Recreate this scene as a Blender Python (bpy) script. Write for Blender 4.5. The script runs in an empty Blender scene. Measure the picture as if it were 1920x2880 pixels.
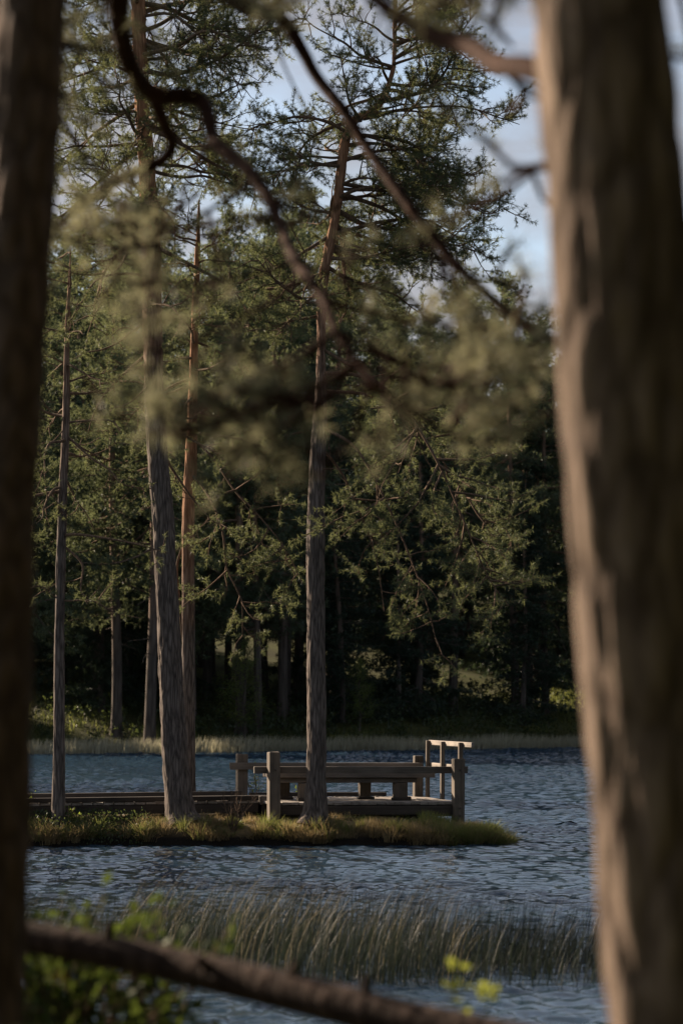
import bpy, math, random
import numpy as np
from mathutils import Vector, noise as mnoise
random.seed(7); RNG = np.random.default_rng(11)
C = bpy.context.scene.collection
SC = bpy.context.scene
R = math.radians

# ------------------------------------------------------------------ camera
CAM_Z = 2.45; FPX = 6800.0; HORIZON = 1953.0
PITCH = math.atan((HORIZON - 1440.0) / FPX)
cam = bpy.data.cameras.new('camera'); cam_ob = bpy.data.objects.new('camera', cam); C.objects.link(cam_ob)
cam_ob.location = (0, 0, CAM_Z); cam_ob.rotation_euler = (math.pi/2 + PITCH, 0, 0)
cam.sensor_width = 36; cam.lens = 85; cam.clip_start = 0.1; cam.clip_end = 3000
cam.dof.use_dof = True; cam.dof.focus_distance = 40.5; cam.dof.aperture_fstop = 2.1
SC.camera = cam_ob

# ------------------------------------------------------------------ light
SUN_EL, SUN_AZ = R(22.5), R(52)            # azimuth measured from +Y towards -X
sun_dir = Vector((-math.sin(SUN_AZ)*math.cos(SUN_EL), math.cos(SUN_AZ)*math.cos(SUN_EL), math.sin(SUN_EL)))
sun = bpy.data.lights.new('sun', 'SUN'); sun.energy = 5.0; sun.angle = R(0.5); sun.color = (1.0, 0.80, 0.60)
sun_ob = bpy.data.objects.new('sun', sun); C.objects.link(sun_ob)
sun_ob.location = sun_dir*200; sun_ob.rotation_euler = sun_dir.to_track_quat('Z', 'Y').to_euler()

world = bpy.data.worlds.new('World'); SC.world = world; world.use_nodes = True
nt = world.node_tree; nt.nodes.clear()
wo = nt.nodes.new('ShaderNodeOutputWorld'); bg = nt.nodes.new('ShaderNodeBackground')
sky = nt.nodes.new('ShaderNodeTexSky'); sky.sky_type = 'NISHITA'; sky.sun_disc = False
sky.sun_elevation = SUN_EL; sky.sun_rotation = -SUN_AZ; sky.altitude = 200; sky.air_density = 1.0; sky.dust_density = 1.5; sky.ozone_density = 1.5
tc = nt.nodes.new('ShaderNodeTexCoord'); mp = nt.nodes.new('ShaderNodeMapping')
mp.inputs['Scale'].default_value = (1.0, 1.0, 2.6); mp.inputs['Location'].default_value = (0.35, 0.2, 0.1)
nz = nt.nodes.new('ShaderNodeTexNoise'); nz.inputs['Scale'].default_value = 9.0; nz.inputs['Detail'].default_value = 6; nz.inputs['Roughness'].default_value = 0.52
rp = nt.nodes.new('ShaderNodeValToRGB'); rp.color_ramp.elements[0].position = 0.36; rp.color_ramp.elements[1].position = 0.60
mx = nt.nodes.new('ShaderNodeMix'); mx.data_type = 'RGBA'
SKY_STRENGTH = 0.05
hs = nt.nodes.new('ShaderNodeHueSaturation'); hs.inputs['Saturation'].default_value = 0.85; hs.inputs['Value'].default_value = 1.25
mx.inputs['B'].default_value = (2.95, 2.75, 2.85, 1)
bg.inputs['Strength'].default_value = SKY_STRENGTH
L = nt.links.new
L(tc.outputs['Generated'], mp.inputs['Vector']); L(mp.outputs['Vector'], nz.inputs['Vector']); L(nz.outputs['Fac'], rp.inputs['Fac'])
L(sky.outputs['Color'], hs.inputs['Color']); L(hs.outputs['Color'], mx.inputs['A'])
m2 = nt.nodes.new('ShaderNodeMath'); m2.operation = 'MULTIPLY'; m2.inputs[1].default_value = 0.82
L(rp.outputs['Color'], m2.inputs[0]); L(m2.outputs[0], mx.inputs['Factor'])
L(mx.outputs['Result'], bg.inputs['Color']); L(bg.outputs['Background'], wo.inputs['Surface'])

SC.view_settings.view_transform = 'Standard'; SC.view_settings.look = 'None'
SC.view_settings.exposure = 1.45; SC.view_settings.gamma = 1; SC.view_settings.use_curve_mapping = False
SC.render.engine = 'CYCLES'
SC.cycles.max_bounces = 6; SC.cycles.diffuse_bounces = 2; SC.cycles.transparent_max_bounces = 8; SC.cycles.use_denoising = True
SC.cycles.sample_clamp_indirect = 4.0

# ------------------------------------------------------------------ helpers
def P(px, py, Y):
    """the point on the vertical plane at distance Y seen at that place of the photograph"""
    a = (px-960)/FPX; b = -(py-1440)/FPX
    y = math.cos(PITCH) - b*math.sin(PITCH); z = math.sin(PITCH) + b*math.cos(PITCH)
    return Vector((a*Y/y, Y, CAM_Z + z*Y/y))

def tag(o, label=None, cat=None, group=None, kind=None):
    if label: o['label'] = label
    if cat: o['category'] = cat
    if group: o['group'] = group
    if kind: o['kind'] = kind
    return o

def empty(name, loc, rz=0.0, **kw):
    o = bpy.data.objects.new(name, None); C.objects.link(o); o.location = loc; o.rotation_euler = (0, 0, rz); o.empty_display_size = 0.2
    return tag(o, **kw)

def link(name, me, parent=None, **kw):
    o = bpy.data.objects.new(name, me); C.objects.link(o)
    if parent: o.parent = parent
    return tag(o, **kw)

def mesh(name, V, F, mat, smooth=False):
    V = np.asarray(V, np.float32).reshape(-1, 3); F = np.asarray(F, np.int32); k = F.shape[1]
    me = bpy.data.meshes.new(name)
    me.vertices.add(len(V)); me.vertices.foreach_set('co', V.ravel())
    me.loops.add(F.size); me.loops.foreach_set('vertex_index', F.ravel())
    me.polygons.add(len(F)); me.polygons.foreach_set('loop_start', np.arange(0, F.size, k, dtype=np.int32))
    if smooth: me.polygons.foreach_set('use_smooth', np.ones(len(F), bool))
    me.update(calc_edges=True); me.validate()
    me.materials.append(mat)
    return me

def catmull(pts, n):
    """pts: rows of numbers; n samples per span"""
    p = np.array(pts, float); p = np.vstack([2*p[0]-p[1], p, 2*p[-1]-p[-2]])
    out = []
    for i in range(1, len(p)-2):
        t = np.linspace(0, 1, n, endpoint=False)[:, None]
        a, b, c, d = p[i-1], p[i], p[i+1], p[i+2]
        out.append(0.5*((2*b) + (c-a)*t + (2*a-5*b+4*c-d)*t**2 + (3*b-a-3*c+d)*t**3))
    out.append(p[-2][None, :])
    return np.vstack(out)

def tube(path, sides, amp=0.0, freq=(9, 9, 2.2), flare=0.0, plates=True, seed=0.0):
    """path rows x,y,z,r -> verts, quads with bark relief"""
    p = path[:, :3]; r = path[:, 3]; n = len(p)
    tg = np.gradient(p, axis=0); tg /= np.linalg.norm(tg, axis=1)[:, None]
    ref = np.array([1.0, 0, 0]) if abs(tg[0][2]) > 0.6 else np.array([0, 0, 1.0])
    V = np.zeros((n, sides, 3)); a = np.linspace(0, 2*math.pi, sides, endpoint=False)
    for i in range(n):
        u = ref - tg[i]*ref.dot(tg[i]); u /= np.linalg.norm(u); w = np.cross(tg[i], u); ref = u
        rr = np.full(sides, r[i])
        if flare: rr = rr*(1 + flare*max(0, 1-i/(n*0.06))**2*(1+0.5*np.cos(a*5+seed)))
        ring = np.outer(np.cos(a), u) + np.outer(np.sin(a), w)
        if amp:
            for j in range(sides):
                q = ring[j]*r[i]; v = Vector((q[0]*freq[0]+seed, q[1]*freq[1], (p[i][2])*freq[2]))
                if plates:
                    d = mnoise.voronoi(v)[0]; e = min(1.0, (d[1]-d[0])*2.5)
                else: e = 0.5
                e += 0.8*mnoise.noise(v*0.45)
                rr[j] += amp*(e-0.5)
        V[i] = p[i] + ring*rr[:, None]
    V = V.reshape(-1, 3)
    i, j = np.meshgrid(np.arange(n-1), np.arange(sides), indexing='ij'); j2 = (j+1) % sides
    F = np.stack([i*sides+j, i*sides+j2, (i+1)*sides+j2, (i+1)*sides+j], -1).reshape(-1, 4)
    return V, F

def merge(parts):
    Vs, Fs, o = [], [], 0
    for V, F in parts:
        Vs.append(V); Fs.append(F+o); o += len(V)
    return np.vstack(Vs), np.vstack(Fs)

def prisms(segs, sides):
    """segs rows p0(3) p1(3) r0 r1 -> thin open prisms"""
    s = np.asarray(segs, float); p0, p1, r0, r1 = s[:, :3], s[:, 3:6], s[:, 6], s[:, 7]
    d = p1-p0; d /= np.linalg.norm(d, axis=1)[:, None]+1e-9
    ref = np.where(np.abs(d[:, 2:3]) > 0.8, np.array([[1.0, 0, 0]]), np.array([[0, 0, 1.0]]))
    u = np.cross(d, ref); u /= np.linalg.norm(u, axis=1)[:, None]; w = np.cross(d, u)
    a = np.linspace(0, 2*math.pi, sides, endpoint=False)
    ring = np.cos(a)[None, :, None]*u[:, None, :] + np.sin(a)[None, :, None]*w[:, None, :]
    A = p0[:, None, :]-d[:, None, :]*(r0*0.4)[:, None, None] + ring*r0[:, None, None]; B = p1[:, None, :]+d[:, None, :]*(r1*0.4)[:, None, None] + ring*r1[:, None, None]
    V = np.concatenate([A, B], 1).reshape(-1, 3); n = len(s); o = (np.arange(n)*2*sides)[:, None]
    j = np.arange(sides)[None, :]; j2 = (j+1) % sides
    F = np.stack([o+j, o+j2, o+sides+j2, o+sides+j], -1).reshape(-1, 4)
    return V, F

def tufts(cen, dirs, k, length, width, spread=0.9, sag=0.0):
    """needle tufts: k slim triangles about each centre"""
    cen = np.asarray(cen, float); dirs = np.asarray(dirs, float); n = len(cen)
    r = RNG.normal(size=(n, k, 3)); r /= np.linalg.norm(r, axis=2)[:, :, None]
    d = dirs[:, None, :]*(1-spread*0.4) + r*spread; d[:, :, 2] -= sag; d /= np.linalg.norm(d, axis=2)[:, :, None]
    ln = length*RNG.uniform(0.6, 1.15, (n, k, 1))
    s = np.cross(d, RNG.normal(size=(n, k, 3))); s /= np.linalg.norm(s, axis=2)[:, :, None]
    b = cen[:, None, :] + RNG.normal(size=(n, k, 3))*length*0.12
    V = np.stack([b-s*width*0.5, b+s*width*0.5, b+d*ln], 2).reshape(-1, 3)
    return V, np.arange(len(V)).reshape(-1, 3)

def leaves(cen, dirs, size, jitter=0.6):
    """one bent diamond leaf (2 triangles) per centre"""
    cen = np.asarray(cen, float); n = len(cen)
    d = np.asarray(dirs, float) + RNG.normal(size=(n, 3))*jitter; d /= np.linalg.norm(d, axis=1)[:, None]
    s = np.cross(d, RNG.normal(size=(n, 3))); s /= np.linalg.norm(s, axis=1)[:, None]; nn = np.cross(d, s)
    sz = (size*RNG.uniform(0.6, 1.2, n))[:, None]
    V = np.stack([cen, cen+d*sz*0.5+s*sz*0.3+nn*sz*0.1, cen+d*sz, cen+d*sz*0.5-s*sz*0.3+nn*sz*0.1], 1).reshape(-1, 3)
    o = (np.arange(n)*4)[:, None]
    F = np.concatenate([o+np.array([[0, 1, 2]]), o+np.array([[0, 2, 3]])], 1).reshape(-1, 3)
    return V, F

def blades(base, h, lean, bend, width, seg=3):
    """curved grass blades; lean: n x 2 sideways travel of the tip as a share of h"""
    n = len(base); base = np.asarray(base, float); t = np.linspace(0, 1, seg+1)
    a = RNG.uniform(0, math.pi, n); s = np.stack([np.cos(a), np.sin(a), np.zeros(n)], 1)
    rows = []
    for q in t:
        off = np.zeros((n, 3)); off[:, :2] = lean*h[:, None]*(q**bend)
        off[:, 2] = h*q*(1-0.28*np.linalg.norm(lean, axis=1)*q)
        c = base+off; w = (width*(1-q)**0.7*0.5)[:, None] if q < 1 else np.zeros((n, 1))+0.0004
        rows += [c-s*w, c+s*w]
    V = np.stack(rows, 1).reshape(-1, 3); m = 2*(seg+1); o = (np.arange(n)*m)[:, None]
    F = np.concatenate([o+np.array([[2*i, 2*i+1, 2*i+3, 2*i+2]]) for i in range(seg)], 1).reshape(-1, 4)
    return V, F

# ------------------------------------------------------------------ materials
def new_mat(name):
    m = bpy.data.materials.new(name); m.use_nodes = True; t = m.node_tree; t.nodes.clear()
    return m, t, t.nodes.new('ShaderNodeOutputMaterial')

def N(t, kind, **kw):
    n = t.nodes.new(kind)
    for k, v in kw.items():
        if k in n.inputs: n.inputs[k].default_value = v
        else: setattr(n, k, v)
    return n

def ramp(t, fac, stops):
    r = t.nodes.new('ShaderNodeValToRGB'); e = r.color_ramp.elements
    while len(e) < len(stops): e.new(0.5)
    for x, (p, c) in zip(e, stops): x.position = p; x.color = (*c, 1)
    t.links.new(fac, r.inputs['Fac']); return r.outputs['Color']

def mix(t, f, a, b):
    m = t.nodes.new('ShaderNodeMix'); m.data_type = 'RGBA'
    for key, v in (('Factor', f), ('A', a), ('B', b)):
        if isinstance(v, (tuple, float, int)): m.inputs[key].default_value = (*v, 1) if isinstance(v, tuple) else v
        else: t.links.new(v, m.inputs[key])
    return m.outputs['Result']

def coords(t, scale, world=False):
    m = N(t, 'ShaderNodeMapping'); m.inputs['Scale'].default_value = scale
    if world: t.links.new(t.nodes.new('ShaderNodeNewGeometry').outputs['Position'], m.inputs['Vector'])
    else: t.links.new(t.nodes.new('ShaderNodeTexCoord').outputs['Object'], m.inputs['Vector'])
    return m.outputs['Vector']

def foliage_mat(name, dark, light, trans, tfac=0.45, scale=1.2, gloss=0.025):
    m, t, o = new_mat(name)
    nz = N(t, 'ShaderNodeTexNoise', Scale=scale, Detail=3.0); t.links.new(coords(t, (1, 1, 1), True), nz.inputs['Vector'])
    n2 = N(t, 'ShaderNodeTexNoise', Scale=scale*14, Detail=1.0); t.links.new(coords(t, (1, 1, 1), True), n2.inputs['Vector'])
    ad = N(t, 'ShaderNodeMath', operation='ADD'); t.links.new(nz.outputs['Fac'], ad.inputs[0]); t.links.new(n2.outputs['Fac'], ad.inputs[1])
    hf = N(t, 'ShaderNodeMath', operation='MULTIPLY'); hf.inputs[1].default_value = 0.5; t.links.new(ad.outputs[0], hf.inputs[0])
    col = ramp(t, hf.outputs[0], [(0.36, dark), (0.64, light)])
    df = N(t, 'ShaderNodeBsdfDiffuse'); t.links.new(col, df.inputs['Color'])
    tr = N(t, 'ShaderNodeBsdfTranslucent'); tr.inputs['Color'].default_value = (*trans, 1)
    ms = N(t, 'ShaderNodeMixShader'); ms.inputs[0].default_value = tfac
    t.links.new(df.outputs[0], ms.inputs[1]); t.links.new(tr.outputs[0], ms.inputs[2])
    gl = N(t, 'ShaderNodeBsdfGlossy', Roughness=0.45); m2 = N(t, 'ShaderNodeMixShader'); m2.inputs[0].default_value = gloss
    t.links.new(ms.outputs[0], m2.inputs[1]); t.links.new(gl.outputs[0], m2.inputs[2])
    t.links.new(m2.outputs[0], o.inputs['Surface']); return m

def bark_mat(name, z0, z1, low=((0.036, 0.030, 0.027), (0.20, 0.165, 0.143)), high=((0.18, 0.09, 0.05), (0.46, 0.26, 0.155)), sc=19.0, bump=0.6, dist=0.02, zr=0.12):
    """grey furrowed bark below, orange flaking bark above, turning between heights z0 and z1"""
    m, t, o = new_mat(name)
    v = coords(t, (sc, sc, sc*zr), True)
    nz = N(t, 'ShaderNodeTexNoise', Scale=1.6, Detail=5.0, Roughness=0.6); t.links.new(v, nz.inputs['Vector'])
    wv = mix(t, 0.3, v, nz.outputs['Color'])
    vo = N(t, 'ShaderNodeTexVoronoi', feature='DISTANCE_TO_EDGE', Scale=1.5); t.links.new(wv, vo.inputs['Vector'])
    edge = ramp(t, vo.outputs['Distance'], [(0.0, (0, 0, 0)), (0.28, (1, 1, 1))])
    f = mix(t, 0.7, edge, nz.outputs['Fac'])
    cl = ramp(t, f, [(0.25, low[0]), (0.8, low[1])]); ch = ramp(t, f, [(0.25, high[0]), (0.8, high[1])])
    sp = N(t, 'ShaderNodeSeparateXYZ'); t.links.new(t.nodes.new('ShaderNodeNewGeometry').outputs['Position'], sp.inputs[0])
    n3 = N(t, 'ShaderNodeTexNoise', Scale=0.9, Detail=2.0); t.links.new(coords(t, (1, 1, 1), True), n3.inputs['Vector'])
    ad = N(t, 'ShaderNodeMath', operation='MULTIPLY_ADD'); t.links.new(n3.outputs['Fac'], ad.inputs[0]); ad.inputs[1].default_value = 3.0; t.links.new(sp.outputs['Z'], ad.inputs[2])
    mr = N(t, 'ShaderNodeMapRange'); mr.inputs['From Min'].default_value = z0+1.5; mr.inputs['From Max'].default_value = z1+1.5; t.links.new(ad.outputs[0], mr.inputs['Value'])
    col = mix(t, mr.outputs['Result'], cl, ch)
    b = N(t, 'ShaderNodeBsdfPrincipled', Roughness=0.9); b.inputs['Specular IOR Level'].default_value = 0.08
    t.links.new(col, b.inputs['Base Color'])
    bp = N(t, 'ShaderNodeBump', Strength=bump, Distance=dist); t.links.new(f, bp.inputs['Height']); t.links.new(bp.outputs[0], b.inputs['Normal'])
    t.links.new(b.outputs[0], o.inputs['Surface']); return m

def wood_mat(name, c0, c1, axis=0):
    m, t, o = new_mat(name)
    s = [30.0, 30.0, 30.0]; s[axis] = 1.5
    v = coords(t, tuple(s))
    oi = t.nodes.new('ShaderNodeObjectInfo')
    va = N(t, 'ShaderNodeVectorMath', operation='MULTIPLY_ADD'); t.links.new(oi.outputs['Random'], va.inputs[0]); va.inputs[1].default_value = (57, 31, 83); t.links.new(v, va.inputs[2])
    nz = N(t, 'ShaderNodeTexNoise', Scale=1.0, Detail=5.0, Roughness=0.65); t.links.new(va.outputs[0], nz.inputs['Vector'])
    st = N(t, 'ShaderNodeTexNoise', Scale=3.0, Detail=3.0); t.links.new(coords(t, (1, 1, 1), True), st.inputs['Vector'])
    f = mix(t, 0.45, nz.outputs['Fac'], st.outputs['Fac'])
    ad = N(t, 'ShaderNodeMath', operation='MULTIPLY_ADD'); t.links.new(oi.outputs['Random'], ad.inputs[0]); ad.inputs[1].default_value = 0.16; t.links.new(f, ad.inputs[2])
    col = ramp(t, ad.outputs[0], [(0.36, c0), (0.74, c1)])
    b = N(t, 'ShaderNodeBsdfPrincipled', Roughness=0.8); b.inputs['Specular IOR Level'].default_value = 0.25; t.links.new(col, b.inputs['Base Color'])
    bp = N(t, 'ShaderNodeBump', Strength=0.5, Distance=0.006); t.links.new(nz.outputs['Fac'], bp.inputs['Height']); t.links.new(bp.outputs[0], b.inputs['Normal'])
    t.links.new(b.outputs[0], o.inputs['Surface']); return m

def ground_mat(name, stops, s1=0.8, s2=14.0, bump=0.5, wet=None):
    m, t, o = new_mat(name); v = coords(t, (1, 1, 1), True)
    a = N(t, 'ShaderNodeTexNoise', Scale=s1, Detail=4.0); b_ = N(t, 'ShaderNodeTexNoise', Scale=s2, Detail=4.0)
    t.links.new(v, a.inputs['Vector']); t.links.new(v, b_.inputs['Vector'])
    f = mix(t, 0.4, a.outputs['Fac'], b_.outputs['Fac']); col = ramp(t, f, stops)
    if wet:                                     # peat, wet and black just above the water
        sp = N(t, 'ShaderNodeSeparateXYZ'); t.links.new(t.nodes.new('ShaderNodeNewGeometry').outputs['Position'], sp.inputs[0])
        mr = N(t, 'ShaderNodeMapRange'); mr.inputs['From Min'].default_value = wet; mr.inputs['From Max'].default_value = wet*1.8; t.links.new(sp.outputs['Z'], mr.inputs['Value'])
        col = mix(t, mr.outputs['Result'], (0.012, 0.010, 0.008), col)
    b = N(t, 'ShaderNodeBsdfPrincipled', Roughness=0.95); b.inputs['Specular IOR Level'].default_value = 0.1; t.links.new(col, b.inputs['Base Color'])
    bp = N(t, 'ShaderNodeBump', Strength=bump, Distance=0.05); t.links.new(b_.outputs['Fac'], bp.inputs['Height']); t.links.new(bp.outputs[0], b.inputs['Normal'])
    t.links.new(b.outputs[0], o.inputs['Surface']); return m

M = {}
M['needle'] = foliage_mat('pine_needles', (0.020, 0.042, 0.028), (0.080, 0.105, 0.052), (0.19, 0.21, 0.085), 0.40)
M['needle_near'] = foliage_mat('near_pine_needles', (0.050, 0.066, 0.044), (0.19, 0.185, 0.12), (0.29, 0.285, 0.17), 0.46, 3.5)
M['needle_far'] = foliage_mat('far_pine_needles', (0.022, 0.042, 0.030), (0.070, 0.098, 0.058), (0.19, 0.22, 0.10), 0.38, 0.4)
M['spruce'] = foliage_mat('spruce_needles', (0.012, 0.026, 0.020), (0.036, 0.058, 0.036), (0.07, 0.10, 0.045), 0.25, 0.5)
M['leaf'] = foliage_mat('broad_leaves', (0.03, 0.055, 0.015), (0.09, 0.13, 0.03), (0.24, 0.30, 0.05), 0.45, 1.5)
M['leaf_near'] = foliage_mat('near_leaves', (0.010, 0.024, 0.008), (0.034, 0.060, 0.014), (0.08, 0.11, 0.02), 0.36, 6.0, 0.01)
M['leaf_lime'] = foliage_mat('lime_leaves', (0.07, 0.10, 0.015), (0.13, 0.17, 0.035), (0.26, 0.29, 0.05), 0.5, 6.0)
M['leaf_yellow'] = foliage_mat('yellow_petals', (0.20, 0.12, 0.01), (0.25, 0.16, 0.015), (0.26, 0.17, 0.015), 0.4, 6.0)
M['grass'] = foliage_mat('green_grass', (0.030, 0.048, 0.015), (0.115, 0.135, 0.040), (0.23, 0.25, 0.07), 0.42, 1.6)
M['straw'] = foliage_mat('dry_grass', (0.07, 0.055, 0.03), (0.32, 0.25, 0.14), (0.36, 0.27, 0.13), 0.38, 2.2)
M['reed'] = foliage_mat('reed_stems', (0.010, 0.017, 0.015), (0.030, 0.038, 0.031), (0.03, 0.04, 0.026), 0.25, 0.9)
M['sedge'] = foliage_mat('dark_sedge', (0.018, 0.028, 0.012), (0.055, 0.065, 0.026), (0.09, 0.10, 0.03), 0.35, 0.8)
M['underleaf'] = foliage_mat('undergrowth_leaves', (0.014, 0.028, 0.014), (0.045, 0.065, 0.028), (0.10, 0.13, 0.035), 0.35, 0.5)
M['reed_dry'] = foliage_mat('dry_reeds', (0.05, 0.05, 0.036), (0.15, 0.135, 0.10), (0.17, 0.15, 0.10), 0.4, 0.9)
M['reed_far'] = foliage_mat('far_reeds', (0.20, 0.20, 0.14), (0.46, 0.44, 0.33), (0.40, 0.38, 0.26), 0.4, 0.35)
M['bark_near'] = bark_mat('near_bark', 40, 50, low=((0.055, 0.039, 0.030), (0.24, 0.182, 0.14)), sc=13.0, bump=0.7, dist=0.025, zr=0.30)
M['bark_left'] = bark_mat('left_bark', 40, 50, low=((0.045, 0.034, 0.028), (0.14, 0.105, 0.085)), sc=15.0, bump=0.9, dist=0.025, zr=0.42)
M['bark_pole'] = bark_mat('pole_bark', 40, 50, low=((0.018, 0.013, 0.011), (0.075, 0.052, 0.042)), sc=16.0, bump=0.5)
M['bark_a'] = bark_mat('pine_bark', 7.0, 11.0); M['bark_b'] = bark_mat('slim_pine_bark', 3.6, 6.5); M['bark_c'] = bark_mat('young_pine_bark', 5.5, 12.0)
M['bark_bough'] = bark_mat('shaded_bough_bark', -5, -4, high=((0.022, 0.011, 0.008), (0.058, 0.028, 0.018)), sc=16, bump=0.4)  # darker than real bark: shade from the needles is put into the colour
M['bark_far'] = bark_mat('far_pine_bark', 4, 10, low=((0.04, 0.034, 0.031), (0.115, 0.10, 0.087)), high=((0.13, 0.085, 0.06), (0.26, 0.175, 0.125)), sc=5, bump=0.3)
M['twig'] = bark_mat('twig_bark', -5, -4, high=((0.07, 0.05, 0.037), (0.20, 0.135, 0.09)), sc=20, bump=0.1)
M['wood'] = wood_mat('weathered_wood', (0.05, 0.042, 0.034), (0.17, 0.145, 0.12), 0)
M['wood_z'] = wood_mat('weathered_post_wood', (0.042, 0.035, 0.027), (0.17, 0.138, 0.108), 2)
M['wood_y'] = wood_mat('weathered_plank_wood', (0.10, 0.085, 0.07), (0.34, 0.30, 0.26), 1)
M['wood_dark'] = wood_mat('dark_wood', (0.022, 0.018, 0.015), (0.07, 0.057, 0.046), 0)  # darker brown wood for joists, fascia, kerbs, stringers and piles
M['iron'] = wood_mat('rusty_iron', (0.03, 0.025, 0.022), (0.06, 0.05, 0.045), 0)
M['ground'] = ground_mat('forest_floor', [(0.30, (0.03, 0.027, 0.014)), (0.5, (0.055, 0.06, 0.02)), (0.68, (0.10, 0.11, 0.03))], 0.35, 6.0)
M['islet'] = ground_mat('islet_turf', [(0.30, (0.035, 0.03, 0.018)), (0.5, (0.10, 0.075, 0.04)), (0.7, (0.20, 0.14, 0.065))], 1.3, 22.0, wet=0.12)

def water_mat():
    m, t, o = new_mat('lake_water')
    b = N(t, 'ShaderNodeBsdfPrincipled', Roughness=0.09, IOR=1.45); b.inputs['Base Color'].default_value = (0.022, 0.044, 0.070, 1)
    def rip(sx, sy, rz, sc, det, w):
        mm = N(t, 'ShaderNodeMapping'); mm.inputs['Scale'].default_value = (sx, sy, 1); mm.inputs['Rotation'].default_value = (0, 0, rz)
        t.links.new(t.nodes.new('ShaderNodeNewGeometry').outputs['Position'], mm.inputs['Vector'])
        n = N(t, 'ShaderNodeTexNoise', Scale=sc, Detail=det, Roughness=0.55, Distortion=0.4); t.links.new(mm.outputs[0], n.inputs['Vector'])
        k = N(t, 'ShaderNodeMath', operation='MULTIPLY'); k.inputs[1].default_value = w; t.links.new(n.outputs['Fac'], k.inputs[0]); return k.outputs[0]
    a = N(t, 'ShaderNodeMath', operation='ADD'); t.links.new(rip(0.5, 1.0, R(8), 7.0, 3.0, 1.0), a.inputs[0]); t.links.new(rip(0.6, 1.0, R(-14), 3.0, 2.0, 1.4), a.inputs[1])
    bp = N(t, 'ShaderNodeBump', Strength=0.4, Distance=0.02); t.links.new(a.outputs[0], bp.inputs['Height']); t.links.new(bp.outputs[0], b.inputs['Normal'])
    t.links.new(b.outputs[0], o.inputs['Surface']); return m
M['water'] = water_mat()

# ------------------------------------------------------------------ ground, islet, lake
def fnoise(x, y, s, seed=0.0):
    return mnoise.noise(Vector((x*s+seed, y*s-seed, seed*0.37)))

def shore_far(x):
    return 98 + (min(max(x, -16), 25)+17)*0.56 + 1.15*max(0, -16-max(x, -60)) + 1.2*fnoise(x, 0, 0.15, 3)  # unseen bay at the left, added so the low sun gets in

def land(x, y):
    h = -1.3
    d = 13.0 + 0.6*fnoise(x, 0, 0.3, 9) - y - 0.12*max(0, x)
    h = max(h, (1.0*(1-math.exp(-d/3.5))+0.004*d) if d > 0 else max(-1.3, 0.3*d))
    d = y - shore_far(x)
    h = max(h, (2.4*(1-math.exp(-d/9))+0.03*d+0.10*min(max(0, d-18), 110)+0.25*fnoise(x, y, 0.12, 5)*min(1, d/4)) if d > 0 else max(-1.3, 0.2*d))
    for d in (min(-26-x+fnoise(0, y, 0.1, 2)*2, 96-y), x-25-fnoise(0, y, 0.1, 7)*2):  # right shore drawn close to carry the added shade trees
        h = max(h, (1.2*(1-math.exp(-d/6))+0.01*min(d, 400)) if d > 0 else max(-1.3, 0.2*d))
    return h

xs = np.concatenate([[-1500, -700, -300, -150, -90, -60], np.arange(-45, -20, 2.5), np.arange(-20, 30, 0.8), np.arange(30, 90, 6), [120, 200, 400, 800, 1500]])
ys = np.concatenate([[-600, -250, -100, -50, -25], np.arange(-14, 20, 0.8), np.arange(20, 90, 6), np.arange(90, 140, 0.8), np.arange(140, 230, 6), [260, 340, 500, 800, 1500]])
V = [(x, y, land(x, y)) for y in ys for x in xs]; nx = len(xs)
F = [(j*nx+i, j*nx+i+1, (j+1)*nx+i+1, (j+1)*nx+i) for j in range(len(ys)-1) for i in range(nx-1)]
link('ground', mesh('ground', V, F, M['ground'], True), kind='structure')
def lake():
    """rippled water: fine grids over the part of the lake in view, a plain sheet round them"""
    rg = np.random.default_rng(3); n = 80; wv = []
    for _ in range(n):
        lam = math.exp(rg.uniform(math.log(0.13), math.log(0.48))); k = 2*math.pi/lam; a = rg.normal(R(98), R(40)); wv.append((lam, WAVE*math.sqrt(2/n)/k, k*math.cos(a), k*math.sin(a), rg.uniform(0, 6.28)))
    def patch(x, y, lmin, gain):
        X, Y = np.meshgrid(x, y); Z = np.zeros_like(X)
        for lam, am, kx, ky, ph in wv:
            if lam >= lmin: Z += gain*am*np.sin(kx*X+ky*Y+ph)
        Z *= (0.85+0.75*np.clip((Y-40)/60, 0, 1))*(1+0.30*np.sin(X*0.33+0.8*np.sin(Y*0.21))*np.sin(Y*0.26+1.0+0.6*np.sin(X*0.29)))
        nx = len(x); i, j = np.meshgrid(np.arange(len(y)-1), np.arange(nx-1), indexing='ij')
        return np.stack([X, Y, Z], -1).reshape(-1, 3), np.stack([i*nx+j, i*nx+j+1, (i+1)*nx+j+1, (i+1)*nx+j], -1).reshape(-1, 4)
    near = patch(np.arange(-8, 8.01, 0.055), np.arange(12.0, 46.01, 0.05), 0.0, 1.0)
    far = patch(np.arange(-24, 24.01, 0.16), np.arange(45.9, 119.01, 0.085), 0.22, 1.7)
    q = [(-250, -60, -24, 200), (24, -60, 320, 200), (-24, -60, 24, 12), (-24, 118.9, 24, 200), (-24, 12, -8, 46), (8, 12, 24, 46)]
    V2 = np.array([c for a, b, d, e in q for c in ((a, b, 0), (d, b, 0), (d, e, 0), (a, e, 0))], float); F2 = np.arange(24).reshape(6, 4)
    V, F = merge([near, far, (V2, F2)]); link('water', mesh('water', V, F, M['water'], True), kind='structure')
WAVE = 0.26
lake()

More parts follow.
